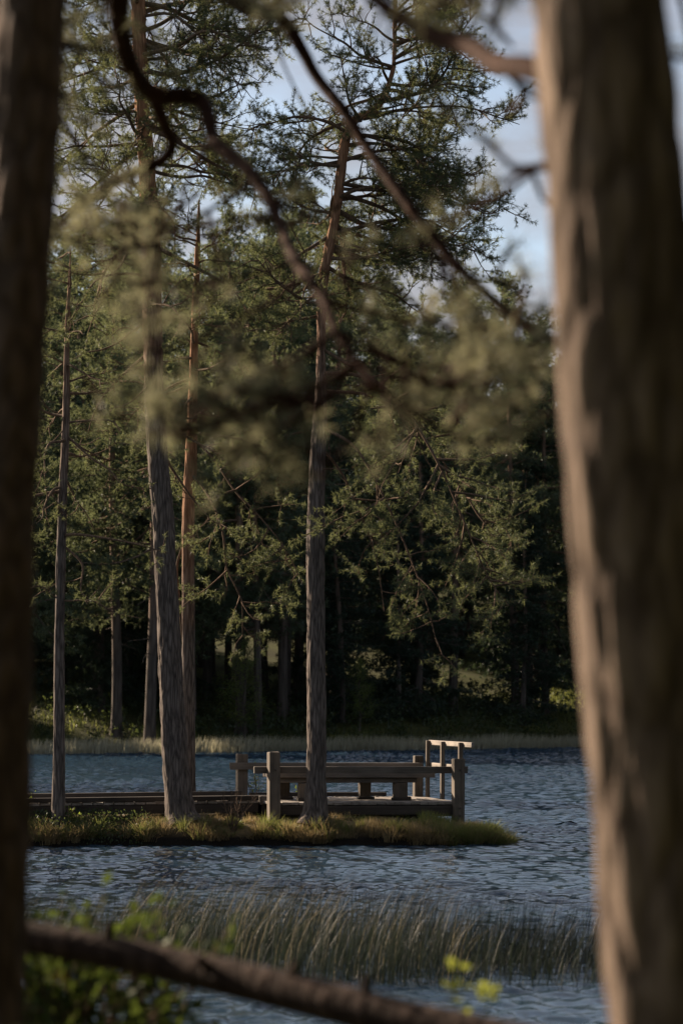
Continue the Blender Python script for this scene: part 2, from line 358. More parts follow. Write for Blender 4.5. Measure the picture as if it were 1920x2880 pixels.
TIP = 3.02
def islet_d(x, y):
    yf = 39.42 + 0.16*fnoise(x, 0, 0.9, 4) + 0.10*fnoise(x, 0, 2.6, 8) + 0.9*max(0, (x-1.2)/1.7)**2.2*0.5 - 0.35*max(0, min(1, (-3.6-x)/1.2))
    yb = 44.6 + 0.4*fnoise(x, 0, 0.5, 6) - 2.6*max(0, (x+1.0)/3.9)**1.5
    return min(y-yf, yb-y, (TIP-x)*1.1)
def islet_h(x, y):
    d = islet_d(x, y)
    if d < 0: return max(-0.9, -0.25 + d*1.2)
    top = 0.63 - 0.24*min(1, max(0, (x-0.9)/1.9))
    return -0.25 + top*(1-math.exp(-d/0.30)) + 0.05*fnoise(x, y, 1.6, 1) + 0.03*fnoise(x, y, 4.5, 2)
xs = np.concatenate([np.arange(-30, -6, 0.6), np.arange(-6, 3.3, 0.07)]); ys = np.concatenate([np.arange(38.6, 42, 0.07), np.arange(42, 45.6, 0.25)]); nx = len(xs)
V = [(x, y, islet_h(x, y)) for y in ys for x in xs]
F = [(j*nx+i, j*nx+i+1, (j+1)*nx+i+1, (j+1)*nx+i) for j in range(len(ys)-1) for i in range(nx-1)]
link('islet_terrain', mesh('islet_terrain', V, F, M['islet'], True), kind='structure')

# ------------------------------------------------------------------ tree building
class Wood:
    def __init__(s): s.seg = []; s.cen = []; s.dir = []
    def poly(s, pts, r0, r1):
        n = len(pts)-1
        for i in range(n):
            a = r0+(r1-r0)*i/n; b = r0+(r1-r0)*(i+1)/n
            s.seg.append((*pts[i], *pts[i+1], a, b))

def wander(p, d, length, n, wig, up=0.0):
    """a crooked line from p along d"""
    pts = [np.array(p, float)]; d = np.array(d, float)
    for i in range(n):
        d = d + RNG.normal(size=3)*wig; d[2] += up; d /= np.linalg.norm(d)
        pts.append(pts[-1]+d*length/n)
    return pts

def dress(w, pts, length, dens=1.0, t0=0.25, side=0.38, tuft_step=0.075, twig=0.34, r_sec=0.012, up=0.04, flat=0.45, bare=0.0):
    """side shoots, twigs and tuft places along the line of a bough"""
    pts = np.array(pts); seg = np.linalg.norm(np.diff(pts, axis=0), axis=1); cum = np.concatenate([[0], np.cumsum(seg)])
    n = max(2, int(dens*length*4.2))
    for q in np.sort(RNG.uniform(t0, 1.0, n)):
        s = q*cum[-1]; i = min(len(seg)-1, int(np.searchsorted(cum, s))-1); i = max(i, 0)
        f = (s-cum[i])/max(seg[i], 1e-6); p = pts[i]*(1-f)+pts[i+1]*f
        d = (pts[i+1]-pts[i])/max(seg[i], 1e-6)
        r = RNG.normal(size=3); r[2] *= flat; r -= d*r.dot(d); r /= np.linalg.norm(r)+1e-9
        sd = d*RNG.uniform(0.3, 0.9)+r; sd[2] += up*2; sd /= np.linalg.norm(sd)
        sl = length*side*RNG.uniform(0.45, 1.1)*(1.15-0.75*q)+0.12
        sp = wander(p, sd, sl, 4, 0.2, up)
        w.poly(sp, r_sec*(0.5+sl), 0.0035)
        if RNG.random() < bare: continue
        m = max(2, int(sl*9*dens**0.5))
        for k in range(m):
            g = RNG.uniform(0.25, 1.0); j = min(3, int(g*4)); fp = g*4-j; tp = sp[j]*(1-fp)+sp[j+1]*fp
            td = (sp[j+1]-sp[j]); td /= np.linalg.norm(td)+1e-9
            rr = RNG.normal(size=3); rr[2] *= 0.6; td2 = td*0.7+rr*0.55; td2[2] += 0.10; td2 /= np.linalg.norm(td2)
            tl = twig*RNG.uniform(0.4, 1.0)*(0.5+min(1, sl)); tw = wander(tp, td2, tl, 2, 0.2, 0.08)
            w.poly(tw, 0.0045, 0.003)
            c = max(1, int(tl*0.75/tuft_step))
            for x in np.linspace(0.35, 1.0, c+1):
                jj = 0 if x < 0.5 else 1; ff = x*2-jj
                w.cen.append(tw[jj]*(1-ff)+tw[jj+1]*ff); w.dir.append((tw[jj+1]-tw[jj])/(tl/2))
        w.cen.append(sp[-1]); w.dir.append((sp[-1]-sp[-2])/np.linalg.norm(sp[-1]-sp[-2]))

def grow(root, trunk_pts, bark, limbs, k=16, nl=0.092, nw=0.0085, needle='needle', sides=56, rings=14, amp=0.018, freq=(20, 20, 1.9), flare=0.35, wood='twig', spread=0.9, plates=True):
    """trunk_pts rows x,y,z,r; limbs: list of (points, r0, r1, length, kwargs or None)"""
    o = np.array(root.location)
    path = catmull(trunk_pts, rings); path[:, 3] = np.maximum(path[:, 3], 0.008)
    V, F = tube(path, sides, amp, freq, flare, plates, seed=float(o[0]))
    link('trunk', mesh('trunk', V-o, F, M[bark], True), root)
    cen, dr = [], []
    for pts, r0, r1, ln, kw in limbs:
        w = Wood(); pts = [np.array(p, float) for p in pts]
        n = len(pts)
        bp = catmull([(*p, r0+(r1-r0)*i/(n-1)) for i, p in enumerate(pts)], 4)
        bv, bf = tube(bp, 7, r0*0.12, (30, 30, 12), 0, False)
        if kw is not None: dress(w, bp[:, :3], ln, **kw)
        if w.seg:
            sv, sf = prisms(w.seg, 4); bv, bf = merge([(bv, bf), (sv, sf)])
        link('branch', mesh('branch', bv-o, bf, M[wood], True), root)
        cen += w.cen; dr += w.dir
    if cen:
        V, F = tufts(cen, dr, k, nl, nw, spread)
        link('crown', mesh('crown', V-o, F, M[needle]), root, kind='stuff')
    return len(cen)

def trunk_px(rows, Y):
    """rows px, py, width px -> x,y,z,r"""
    out = []
    for px, py, wd in rows:
        p = P(px, py, Y); out.append((*p, wd*0.5*Y/FPX))
    return out

def on_trunk(tp, z):
    tp = sorted(tp, key=lambda r: r[2])
    for a, b in zip(tp, tp[1:]):
        if a[2] <= z <= b[2]:
            f = (z-a[2])/(b[2]-a[2]); return np.array(a)*(1-f)+np.array(b)*f
    return np.array(tp[-1] if z > tp[-1][2] else tp[0])

def random_limbs(tp, z0, z1, n, len0, len1, dens, el0=-12, el1=35, az=None, droop=-0.02, **kw):
    out = []
    for i in range(n):
        q = (i+RNG.random())/n; z = z0+(z1-z0)*q; b = on_trunk(tp, z)
        a = RNG.uniform(0, 2*math.pi) if az is None else R(RNG.uniform(*az))
        e = R(el0+(el1-el0)*q+RNG.normal()*9); ln = (len0+(len1-len0)*q)*RNG.uniform(0.65, 1.15)
        d = (math.cos(a)*math.cos(e), math.sin(a)*math.cos(e), math.sin(e))
        pts = wander(b[:3], d, ln, 6, 0.17, droop)
        out.append((pts, 0.010+0.013*ln, 0.005, ln, dict(dens=dens, **kw)))
    return out

def px_limb(rows, r0, r1, dens=1.0, **kw):
    pts = [np.array(P(*r)) for r in rows]; ln = sum(np.linalg.norm(b-a) for a, b in zip(pts, pts[1:]))
    return (pts, r0, r1, ln, dict(dens=dens, **kw) if dens > 0 else None)

# ------------------------------------------------------------------ the two near pines and their boughs
NEAR = dict(k=10, nl=0.068, nw=0.0045, needle='needle_near', sides=72, rings=40, amp=0.010, freq=(15, 15, 3.0), flare=0.0, wood='bark_bough')
tr = trunk_px([(1965, 3500, 440), (1930, 2880, 420), (1885, 2400, 415), (1830, 1800, 405), (1775, 1200, 398), (1735, 600, 388), (1690, 0, 378), (1660, -700, 355), (1640, -1800, 300), (1640, -3600, 200)], 5.3)
rt = empty('pine_tree', (tr[0][0], 5.3, tr[0][2]), label='thick blurred pine trunk at the right edge, its left side sunlit', cat='tree')
K = dict(tuft_step=0.05, twig=0.16, side=0.30)
limbs = [
 px_limb([(1640, 230, 5.3), (1480, 190, 5.5), (1401, 182, 5.7), (1340, 140, 5.9), (1278, 117, 6.0), (1223, 103, 6.1), (1162, 66, 6.2), (1082, 18, 6.3), (1000, -60, 6.4), (900, -200, 6.5)], 0.032, 0.016, 0.0),
 px_limb([(1401, 185, 5.7), (1440, 220, 5.9), (1470, 268, 6.1), (1430, 320, 6.3)], 0.012, 0.006, 0.4, **K),
 px_limb([(1640, -330, 5.3), (1520, -200, 5.6), (1430, -60, 6.0), (1390, 60, 6.2), (1440, 130, 6.4)], 0.012, 0.005, 0.9, **K),
 px_limb([(1700, -500, 5.3), (1850, -200, 5.8), (1930, 60, 6.2), (1960, 220, 6.4)], 0.012, 0.005, 0.9, **K),
 px_limb([(1660, 560, 5.3), (1560, 480, 6.0), (1480, 470, 6.6), (1420, 520, 7.0)], 0.008, 0.004, 0.8, **K),
]
for s in [(1180, -120, 6.5, -420, -60), (1080, -190, 6.7, -420, 20), (1180, -300, 6.6, -420, 60), (1330, -160, 6.3, -300, 40)]:  # sprays out of view, added to block sun from the top branch
    limbs.append(px_limb([(1640, s[1]-250, 5.3), (s[0]+200, s[1]-80, s[2]-0.3), s[:3], (s[0]+s[3], s[1]+s[4], s[2]+0.3)], 0.011, 0.004, 2.6, tuft_step=0.045, twig=0.15, side=0.26, flat=0.9))
grow(rt, tr, 'bark_near', limbs, **NEAR)

tl = trunk_px([(-60, 3300, 270), (-45, 2880, 225), (-30, 2400, 215), (-18, 1900, 210), (0, 1400, 205), (34, 900, 196), (66, 450, 196), (90, 0, 190), (110, -700, 190), (140, -1500, 160), (170, -3000, 100)], 7.0)
lt = empty('pine_tree', (tl[0][0], 7.0, tl[0][2]), label='dark blurred pine trunk at the left edge, with crooked boughs across the view', cat='tree')
A = [(130, -1000, 7.0), (260, -560, 7.6), (325, -240, 8.2), (334, 0, 8.6), (343, 92, 8.8), (367, 184, 9.0), (404, 245, 9.0), (453, 269, 9.0), (526, 269, 9.0), (569, 288, 9.0), (588, 343, 8.9), (603, 398, 8.8), (655, 441, 8.6), (704, 484, 8.4), (753, 551, 8.2), (759+20, 612, 8.0), (833, 735, 7.6), (906, 833, 7.3), (943, 931, 7.1), (1004, 1016, 7.0), (1050, 1080, 6.9)]
B = [(125, -1300, 7.0), (360, -420, 8.2), (560, -90, 9.0), (700, 30, 9.3), (790, 50, 9.4), (851, 141, 9.4), (894, 220, 9.4), (967, 312, 9.3), (1041, 428, 9.2), (1139, 563, 9.0), (1224, 673, 8.9), (1322, 784, 8.8), (1457, 900, 8.7), (1560, 960, 8.6)]
KF = dict(tuft_step=0.045, twig=0.15, side=0.30, flat=0.9)
def near_spray(px, py, Y, dx, dy, n=4, dens=2.5, dz=0.0):
    """a side bough of the left pine, about the middle of the view"""
    rows = [(px+dx*q+RNG.normal()*14*q, py+dy*q+RNG.normal()*14*q+30*math.sin(q*3), Y+dz*q) for q in np.linspace(0, 1, 5)]
    return px_limb(rows, 0.009, 0.004, dens, **KF)
limbs = [
 px_limb(A, 0.046, 0.012, 0.0), px_limb(B, 0.034, 0.015, 0.0),
 px_limb([(429, 262, 9.0), (459, 343, 9.1), (484, 404, 9.2), (453, 453, 9.2), (367, 490, 9.2), (275, 545, 9.2), (202, 600, 9.1), (150, 660, 9.0), (60, 800, 8.8)], 0.026, 0.016, 0.0),
 px_limb([(603, 398, 8.8), (580, 415, 8.9), (560, 448, 9.0), (545, 475, 9.1), (520, 540, 9.2)], 0.016, 0.006, 0.35, **KF),
 px_limb([(785, 60, 9.4), (781, 110, 9.3), (796, 177, 9.3), (833, 257, 9.2), (857, 306, 9.2), (900, 430, 9.1)], 0.007, 0.003, 0.0),
 px_limb([(560, -90, 9.0), (660, -10, 9.0), (760, 30, 9.2)], 0.030, 0.02, 0.0),
]
for s in [(700, 520, 8.2, -460, 190), (780, 612, 7.9, -560, 90), (833, 735, 7.6, -460, 60), (833, 735, 7.4, 330, 60), (906, 833, 7.0, 560, 80), (720, 500, 8.0, 160, 110),
          (943, 931, 6.7, -480, 230), (943, 931, 6.7, -420, 300), (943, 931, 6.7, 480, 130), (1004, 1016, 6.5, -520, 190), (1004, 1016, 6.5, -430, 250), (1004, 1016, 6.5, -300, 240), (1004, 1016, 6.5, 400, 70),
          (1050, 1080, 6.4, -420, 60), (1050, 1080, 6.4, -160, 250), (1050, 1080, 6.4, 330, 170), (1139, 640, 8.2, 340, 200), (1224, 720, 8.0, 300, 330), (1100, 800, 7.6, 430, 280),
          (240, 1060, 8.4, 130, 120), (640, 1000, 6.8, -120, 250), (760, 600, 8.0, -560, 40), (560, 540, 8.6, -340, 220), (860, 780, 7.4, -480, 220), (880, 800, 7.3, 420, 330), (960, 960, 6.8, 200, 230), (1250, 760, 8.0, 200, 330), (1000, 560, 8.6, -330, 60), (1020, 980, 6.8, 520, 180)]:
    limbs.append(near_spray(*s))
for s in [(-100, -150, 9.3, -500, 100), (-250, 60, 9.6, -600, 160), (-350, -350, 10.0, -600, 200), (0, -420, 9.0, -500, -200)]:  # unseen boughs at the left, added to shade the crooked ones
    limbs.append(px_limb([(100, s[1]-300, 7.0), (s[0], s[1], s[2]), (s[0]+s[3]*0.5, s[1]+s[4]*0.4, s[2]+0.5), (s[0]+s[3], s[1]+s[4], s[2]+1.0)], 0.016, 0.005, 2.2, **KF))
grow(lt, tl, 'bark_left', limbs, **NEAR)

# ------------------------------------------------------------------ pines on the islet
t2 = trunk_px([(512, 2310, 92), (506, 2270, 84), (499, 2200, 76), (491, 2113, 71), (476, 1807, 63), (458, 1440, 58), (445, 1300, 57), (432, 1020, 54), (427, 720, 52), (415, 500, 47), (401, 300, 43), (389, 0, 38), (375, -400, 28), (365, -800, 10)], 40.3)
b2 = empty('pine_tree', (t2[0][0], 40.3, islet_h(t2[0][0], 40.3)-0.03), label='tall stout pine on the islet in front of the boardwalk, orange bark high up', cat='tree')
z = lambda py, Y=40.3: P(960, py, Y).z
limbs = random_limbs(t2, z(620), z(-700), 44, 2.6, 1.2, 1.4, -15, 40) + random_limbs(t2, z(420), z(-100), 13, 3.2, 2.6, 1.4, -5, 15, az=(-70, 70)) + random_limbs(t2, z(450), z(-100), 8, 2.4, 2.0, 1.5, -20, 10, az=(130, 230))
limbs += random_limbs(t2, z(1300), z(620), 9, 1.7, 2.2, 0.5, -30, -5, bare=0.3)
limbs += [px_limb([(405, 45, 40.3), (480, 40, 40.0), (551, 92, 39.7), (612, 160, 39.5), (655, 214, 39.4), (680, 275, 39.3)], 0.03, 0.008, 1.1),
          px_limb([(400, 115, 40.3), (465, 159, 40.1), (508, 220, 40), (550, 288, 39.9), (610, 380, 39.8)], 0.03, 0.008, 1.0),
          px_limb([(430, 780, 40.3), (350, 770, 40.0), (270, 790, 39.8), (215, 880, 39.7)], 0.03, 0.008, 0.5),
          px_limb([(440, 1060, 40.3), (370, 1130, 40.0), (310, 1150, 39.8)], 0.02, 0.006, 0.0)]
print('t2', grow(b2, t2, 'bark_a', limbs, rings=60, amp=0.019))

t3 = trunk_px([(533, 2330, 44), (531, 2200, 38), (530, 1800, 36), (530, 1440, 34), (537, 1300, 33), (543, 1110, 26), (548, 900, 20), (556, 700, 14), (560, 560, 4)], 43.2)
b3 = empty('pine_tree', (t3[0][0], 43.2, islet_h(t3[0][0], 43.2)-0.03), label='slim orange barked pine close behind the stout trunk, back of the boardwalk', cat='tree')
limbs = random_limbs(t3, z(1250, 43), z(620, 43), 22, 1.7, 0.8, 1.0, -15, 30)
limbs += [px_limb([(540, 1230, 43.2), (600, 1290, 42.8), (660, 1380, 42.4), (715, 1436, 42.2), (800, 1540, 42.0), (850, 1640, 42)], 0.025, 0.006, 0.9),
          px_limb([(536, 1330, 43.2), (590, 1400, 42.7), (625, 1490, 42.3), (637, 1593, 42.2), (661, 1648, 42.1), (680, 1697, 42.1), (682, 1790, 42.1)], 0.028, 0.006, 1.1, up=-0.03),
          px_limb([(528, 1640, 43.2), (545, 1700, 43.0), (540, 1760, 43)], 0.01, 0.006, 0.0),
          px_limb([(520, 1840, 43.2), (500, 1650, 43.3), (498, 1590, 43.3), (512, 1540, 43.3)], 0.03, 0.02, 0.0)]
print('t3', grow(b3, t3, 'bark_b', limbs, rings=18, amp=0.012))

t4 = trunk_px([(884, 2315, 80), (887, 2275, 70), (889, 2200, 57), (890, 2100, 53), (889, 1800, 51), (887, 1500, 50), (893, 1300, 44), (900, 1150, 36), (903, 1000, 26), (908, 800, 27), (943, 612, 28), (980, 367, 25), (1062, 300, 19), (1103, 200, 13), (1110, 75, 11), (1112, -80, 8), (1110, -200, 3)], 40.15)
b4 = empty('pine_tree', (t4[0][0], 40.15, islet_h(t4[0][0], 40.15)-0.03), label='straight pine in front of the wooden platform, its thin top bending to the right', cat='tree')
limbs = random_limbs(t4, z(900), z(-180), 38, 2.3, 0.9, 1.5, -10, 35) + random_limbs(t4, z(760), z(50), 21, 2.9, 1.9, 1.76, -18, 18, az=(-60, 60)) + random_limbs(t4, z(700), z(150), 8, 2.2, 1.8, 1.5, -15, 15, az=(120, 240))
limbs += [px_limb([(905, 1050, 40.15), (1020, 1060, 39.8), (1130, 1140, 39.6), (1230, 1300, 39.4), (1310, 1480, 39.3), (1370, 1620, 39.2), (1430, 1705, 39.2)], 0.035, 0.006, 1.15, up=0.0),
          px_limb([(900, 1200, 40.15), (1000, 1260, 39.8), (1080, 1400, 39.6), (1150, 1560, 39.5), (1200, 1700, 39.4), (1230, 1820, 39.4)], 0.03, 0.006, 0.95, up=0.0),
          px_limb([(896, 1250, 40.15), (960, 1330, 40.4), (1020, 1460, 40.6), (1060, 1580, 40.7), (1080, 1720, 40.7)], 0.025, 0.006, 0.8, up=0.0),
          px_limb([(902, 1100, 40.15), (1060, 1120, 40.6), (1200, 1240, 41.0), (1300, 1380, 41.2), (1400, 1530, 41.3)], 0.03, 0.006, 1.3, up=0.0),
          px_limb([(903, 980, 40.15), (1080, 1090, 39.9), (1130, 1180, 39.9), (1150, 1230, 39.9), (1120, 1330, 39.9)], 0.03, 0.008, 0.7),
          px_limb([(980, 367, 40.15), (1130, 420, 39.8), (1260, 520, 39.6), (1360, 600, 39.5), (1430, 580, 39.5)], 0.025, 0.006, 1.4),
          px_limb([(1010, 330, 40.15), (1150, 305, 40.0), (1300, 300, 39.8), (1400, 330, 39.8), (1460, 350, 39.8)], 0.025, 0.006, 1.3),
          px_limb([(895, 1322, 40.15), (930, 1318, 40.0), (975, 1322, 39.9)], 0.012, 0.006, 0.0)]
print('t4', grow(b4, t4, 'bark_a', limbs, rings=50, amp=0.016))

t1 = trunk_px([(166, 2320, 46), (165, 2270, 38), (167, 2100, 33), (168, 1750, 28), (178, 1400, 25), (187, 1150, 20), (190, 950, 14), (196, 800, 9), (200, 690, 3)], 39.9)
b1 = empty('pine_tree', (t1[0][0], 39.9, islet_h(t1[0][0], 39.9)-0.03), label='thin young pine at the left end of the islet with bare crooked side branches', cat='tree')
limbs = random_limbs(t1, z(1420), z(720), 20, 1.6, 0.7, 0.9, -20, 25, bare=0.2)
limbs += [px_limb([(180, 1507, 39.9), (215, 1503, 39.7), (294, 1513, 39.5), (392, 1532, 39.4), (471, 1556, 39.3)], 0.032, 0.006, 0.35, bare=0.4),
          px_limb([(180, 1535, 39.9), (232, 1587, 39.8), (228, 1660, 39.7), (262, 1690, 39.6), (320, 1720, 39.6)], 0.022, 0.006, 0.5, bare=0.4),
          px_limb([(175, 1690, 39.9), (263, 1691, 39.7), (318, 1722, 39.6), (400, 1740, 39.5)], 0.018, 0.005, 0.6, bare=0.3),
          px_limb([(170, 1690, 39.9), (110, 1648, 39.8), (70, 1670, 39.7)], 0.015, 0.005, 0.4),
          px_limb([(188, 1188, 39.9), (306, 1182, 39.7), (340, 1215, 39.6)], 0.022, 0.007, 0.5),
          px_limb([(186, 1222, 39.9), (251, 1283, 39.8), (306, 1320, 39.7), (349, 1363, 39.6), (430, 1375, 39.6)], 0.022, 0.006, 0.6),
          px_limb([(186, 1200, 39.9), (150, 1240, 39.8), (115, 1245, 39.7)], 0.012, 0.005, 0.3),
          px_limb([(176, 1400, 39.9), (120, 1440, 39.9), (90, 1480, 39.8)], 0.012, 0.005, 0.6)]
print('t1', grow(b1, t1, 'bark_c', limbs, rings=16, amp=0.012))

# ------------------------------------------------------------------ trees of the far shore: kinds first, copies after
def far_kind(kind, h, seed):
    global RNG
    RNG = np.random.default_rng(seed)
    root = empty(kind, (0, 0, 0))
    seg, cen, dr = [], [], []
    lean = RNG.normal(size=2)*0.02*h
    r0 = 0.016*h*0.5+0.04
    tp = [(lean[0]*q*q+0.10*math.sin(q*7+seed), lean[1]*q*q, h*q-0.3*(q == 0), r0*(1-q)**0.8+0.012) for q in np.linspace(0, 1, 9)]
    V, F = tube(catmull(tp, 4), 10, 0.012, (5, 5, 1), 0.4, False, float(seed))
    bark = 'bark_far'
    link('trunk', mesh('far_trunk', V, F, M[bark], True), root)
    def at(q): i = min(7, int(q*8)); f = q*8-i; return np.array(tp[i])*(1-f)+np.array(tp[i+1])*f
    if kind == 'pine_tree':
        c0 = 0.36 if seed == 21 else 0.24
        for i in range(74):
            u = (i+RNG.random())/74; q = c0+(0.99-c0)*u; b = at(q); a = RNG.uniform(0, 2*math.pi); e = R(-22+58*u+RNG.normal()*10)
            ln = h*(0.155-0.11*u**1.6)*RNG.uniform(0.6, 1.15)
            pts = wander(b[:3], (math.cos(a)*math.cos(e), math.sin(a)*math.cos(e), math.sin(e)), ln, 5, 0.16, 0.01)
            for k in range(5): seg.append((*pts[k], *pts[k+1], 0.05*(1-k/6), 0.05*(1-(k+1)/6)))
            for k in range(int(10+ln*10)):
                g = RNG.uniform(0.3, 1.0)*4.999; j = int(g); p = pts[j]+(pts[j+1]-pts[j])*(g-j)
                off = RNG.normal(size=3)*np.array([0.34, 0.34, 0.16])*(0.5+ln*0.22); cc = p+off
                for _ in range(2):
                    cen.append(cc+RNG.normal(size=3)*0.12); dr.append(off/np.linalg.norm(off))
        for i in range(7):
            q = RNG.uniform(0.14, 0.4); b = at(q); a = RNG.uniform(0, 6.3); pts = wander(b[:3], (math.cos(a), math.sin(a), -0.1), RNG.uniform(0.6, 2.0), 4, 0.2)
            for k in range(4): seg.append((*pts[k], *pts[k+1], 0.03-0.006*k, 0.024-0.006*k))
        V, F = tufts(cen, dr, 9, 0.20, 0.042, 1.0); nm = 'needle_far'
    elif kind == 'spruce_tree':
        for i in range(110):
            q = 0.05+0.94*(i+RNG.random())/110; b = at(q); a = RNG.uniform(0, 2*math.pi); ln = h*0.17*(1.02-q)**0.8*RNG.uniform(0.75, 1.1)+0.15
            e = R(-22+40*q); pts = wander(b[:3], (math.cos(a)*math.cos(e), math.sin(a)*math.cos(e), math.sin(e)), ln, 4, 0.07, 0.03)
            for k in range(4): seg.append((*pts[k], *pts[k+1], 0.03-0.006*k, 0.024-0.006*k))
            for k in range(int(8+ln*16)):
                g = RNG.uniform(0.1, 1.0)*3.999; j = int(g); p = pts[j]+(pts[j+1]-pts[j])*(g-j)
                off = RNG.normal(size=3)*np.array([0.2, 0.2, 0.10])*(0.5+ln*0.3); off[2] -= 0.08
                cen.append(p+off); dr.append(np.array([math.cos(a), math.sin(a), -0.5]))
        V, F = tufts(cen, dr, 8, 0.22, 0.045, 0.9, 0.2); nm = 'spruce'
    else:
        for i in range(46):
            q = 0.14+0.84*(i+RNG.random())/46; b = at(q); a = RNG.uniform(0, 2*math.pi); e = R(10+50*q+RNG.normal()*12); ln = h*0.30*math.sin(math.pi*(0.18+0.8*q))*RNG.uniform(0.7, 1.1)
            pts = wander(b[:3], (math.cos(a)*math.cos(e), math.sin(a)*math.cos(e), math.sin(e)), ln, 5, 0.16, -0.02)
            for k in range(5): seg.append((*pts[k], *pts[k+1], 0.035*(1-k/6), 0.035*(1-(k+1)/6)))
            for k in range(int(30+ln*40)):
                g = RNG.uniform(0.2, 1.0)*4.999; j = int(g); p = pts[j]+(pts[j+1]-pts[j])*(g-j)
                off = RNG.normal(size=3)*0.28*(0.4+ln*0.25); cen.append(p+off); dr.append(RNG.normal(size=3)*0.5+np.array([0, 0, -0.4]))
        V, F = leaves(cen, dr, 0.13); nm = 'leaf'
    sv, sf = prisms(seg, 4); link('limbs', mesh('far_limbs', sv, sf, M['bark_far']), root, kind='stuff')
    link('crown', mesh('far_crown', V, F, M[nm]), root, kind='stuff')
    return root

def copy_tree(o):
    c = o.copy(); C.objects.link(c)
    for ch in list(o.children):
        d = ch.copy(); C.objects.link(d); d.parent = c; d.matrix_parent_inverse.identity()
    return c

protos = {'tall': far_kind('pine_tree', 22.0, 21), 'pine': far_kind('pine_tree', 19.0, 22), 'bent': far_kind('pine_tree', 20.0, 23), 'spruce': far_kind('spruce_tree', 15.0, 24), 'spruce2': far_kind('spruce_tree', 19.0, 26), 'small': far_kind('birch_tree', 8.0, 25)}
used = set()
def plant(key, x, y, scale=1.0, label=None, group=None, z=None, rz=None):
    o = protos[key]
    if key in used: o = copy_tree(o)
    used.add(key)
    o.location = (x, y, (land(x, y) if z is None else z)-0.05); s = scale
    o.scale = (s, s, s*random.uniform(0.96, 1.05)); o.rotation_euler = (0, 0, random.uniform(0, 6.28) if rz is None else rz)
    tag(o, label, 'tree', group); return o
G = 'trees of the wood across the lake'
def far_at(key, px, Y, scale, label): x = (px-960)/FPX*Y; return plant(key, x, Y, scale, label)
far_at('tall', 1445, 118.5, 1.0, 'far pine with a bare pinkish trunk, across the water right of the platform')
far_at('pine', 1532, 120, 1.02, 'far pine with a dark leaning trunk beside the sunny clearing on the opposite shore')
far_at('bent', 722, 108, 0.95, 'far pine whose pale grey stem shows above the left end of the platform')
far_at('tall', 428, 103.5, 1.12, 'far pine with a thick grey trunk just left of the stout islet pine')
far_at('bent', 325, 105, 1.15, 'far pine with a broad flaring base on the mossy left bank')
far_at('spruce', 1470, 116.5, 0.85, 'dark bushy spruce at the water edge left of the sunny clearing')
far_at('spruce2', 1505, 133, 1.15, 'pointed spruce top standing highest beside the right foreground trunk')
far_at('spruce', 1120, 113.5, 0.80, 'dark low spruce on the far bank above the platform railing')
far_at('spruce2', 960, 112, 0.75, 'black green spruce on the far bank right of the middle pine')
far_at('small', 690, 107, 0.55, 'small leafy birch on the far bank left of the middle pine')
far_at('small', 1010, 110.5, 0.40, 'pale green young birch at the far water edge above the bench')
rs = random.Random(5); pts = [(o.location.x, o.location.y) for o in protos.values()]
LAB = {'tall': 'tall pine standing deeper in the wood across the lake', 'pine': 'bushy pine standing deeper in the wood across the lake', 'bent': 'slightly bent pine standing deeper in the wood across the lake',
       'spruce': 'low dark spruce standing deeper in the wood across the lake', 'spruce2': 'tall dark spruce standing deeper in the wood across the lake', 'small': 'young birch under the pines in the wood across the lake'}
placed = []
lx, ly = -math.sin(SUN_AZ), math.cos(SUN_AZ)
def clear_lane(x, y):
    """the open strips that let the low sun reach the clearing on the right bank and the mossy left bank"""
    for cx, cy, w, n in ((13.0, 127.0, 6.0, 78), (-10.6, 106.0, 2.6, 50)):
        dx, dy = x-cx, y-cy; s = dx*lx+dy*ly
        if -4 < s < n and abs(dx*ly-dy*lx) < w: return True
    return 10.3 < x < 15.5 and y < 134
tries = 0; wood = []
while len(placed) < 215 and tries < 9000:
    tries += 1
    x = rs.uniform(-44, 36); y = shore_far(x)+3.0+rs.random()**1.5*85
    if y > 205 or clear_lane(x, y): continue
    pxx = 960+x/y*FPX
    if any(abs(pxx-c) < w and y < yy for c, w, yy in ((1445, 32, 121), (722, 24, 109), (428, 26, 105), (325, 30, 106), (1532, 16, 121))): continue
    gap = 2.5+(y-100)*0.02
    if any((x-a)**2+(y-b)**2 < gap*gap for a, b in placed): continue
    placed.append((x, y)); wood.append((y-shore_far(x), x, y))
SPANS = [(60, 165, 'left of the thin young pine'), (165, 290, 'just right of the thin young pine'), (290, 440, 'just left of the stout pine'), (545, 650, 'just right of the slim orange pine'), (650, 760, 'above the left posts of the platform'),
         (760, 865, 'just left of the middle pine'), (915, 1010, 'just right of the middle pine'), (1010, 1130, 'above the bench'), (1130, 1250, 'above the hand rail'), (1250, 1350, 'right above the end of the platform'), (1350, 1440, 'left of the pinkish trunk'), (1440, 1600, 'right of the pinkish trunk')]
WORD = {'tall': 'tall pine', 'pine': 'bushy pine', 'bent': 'slightly bent pine', 'spruce': 'low dark spruce', 'spruce2': 'tall dark spruce', 'small': 'young birch'}
named = set()
for d, x, y in sorted(wood):
    key = rs.choice(['tall', 'pine', 'bent', 'tall', 'pine', 'spruce', 'spruce2', 'small'] if d < 14 else ['tall', 'pine', 'bent', 'spruce', 'spruce2'])
    px = 960+x/y*FPX; lab = LAB[key]
    for a, b, w in SPANS:
        if a <= px < b and (key, w) not in named and d < 30:
            named.add((key, w)); lab = 'foremost %s of the far wood, seen %s' % (WORD[key], w)
    plant(key, x, y, rs.uniform(0.85, 1.12)*(1.12 if x < 4 else 1.0), lab, G)
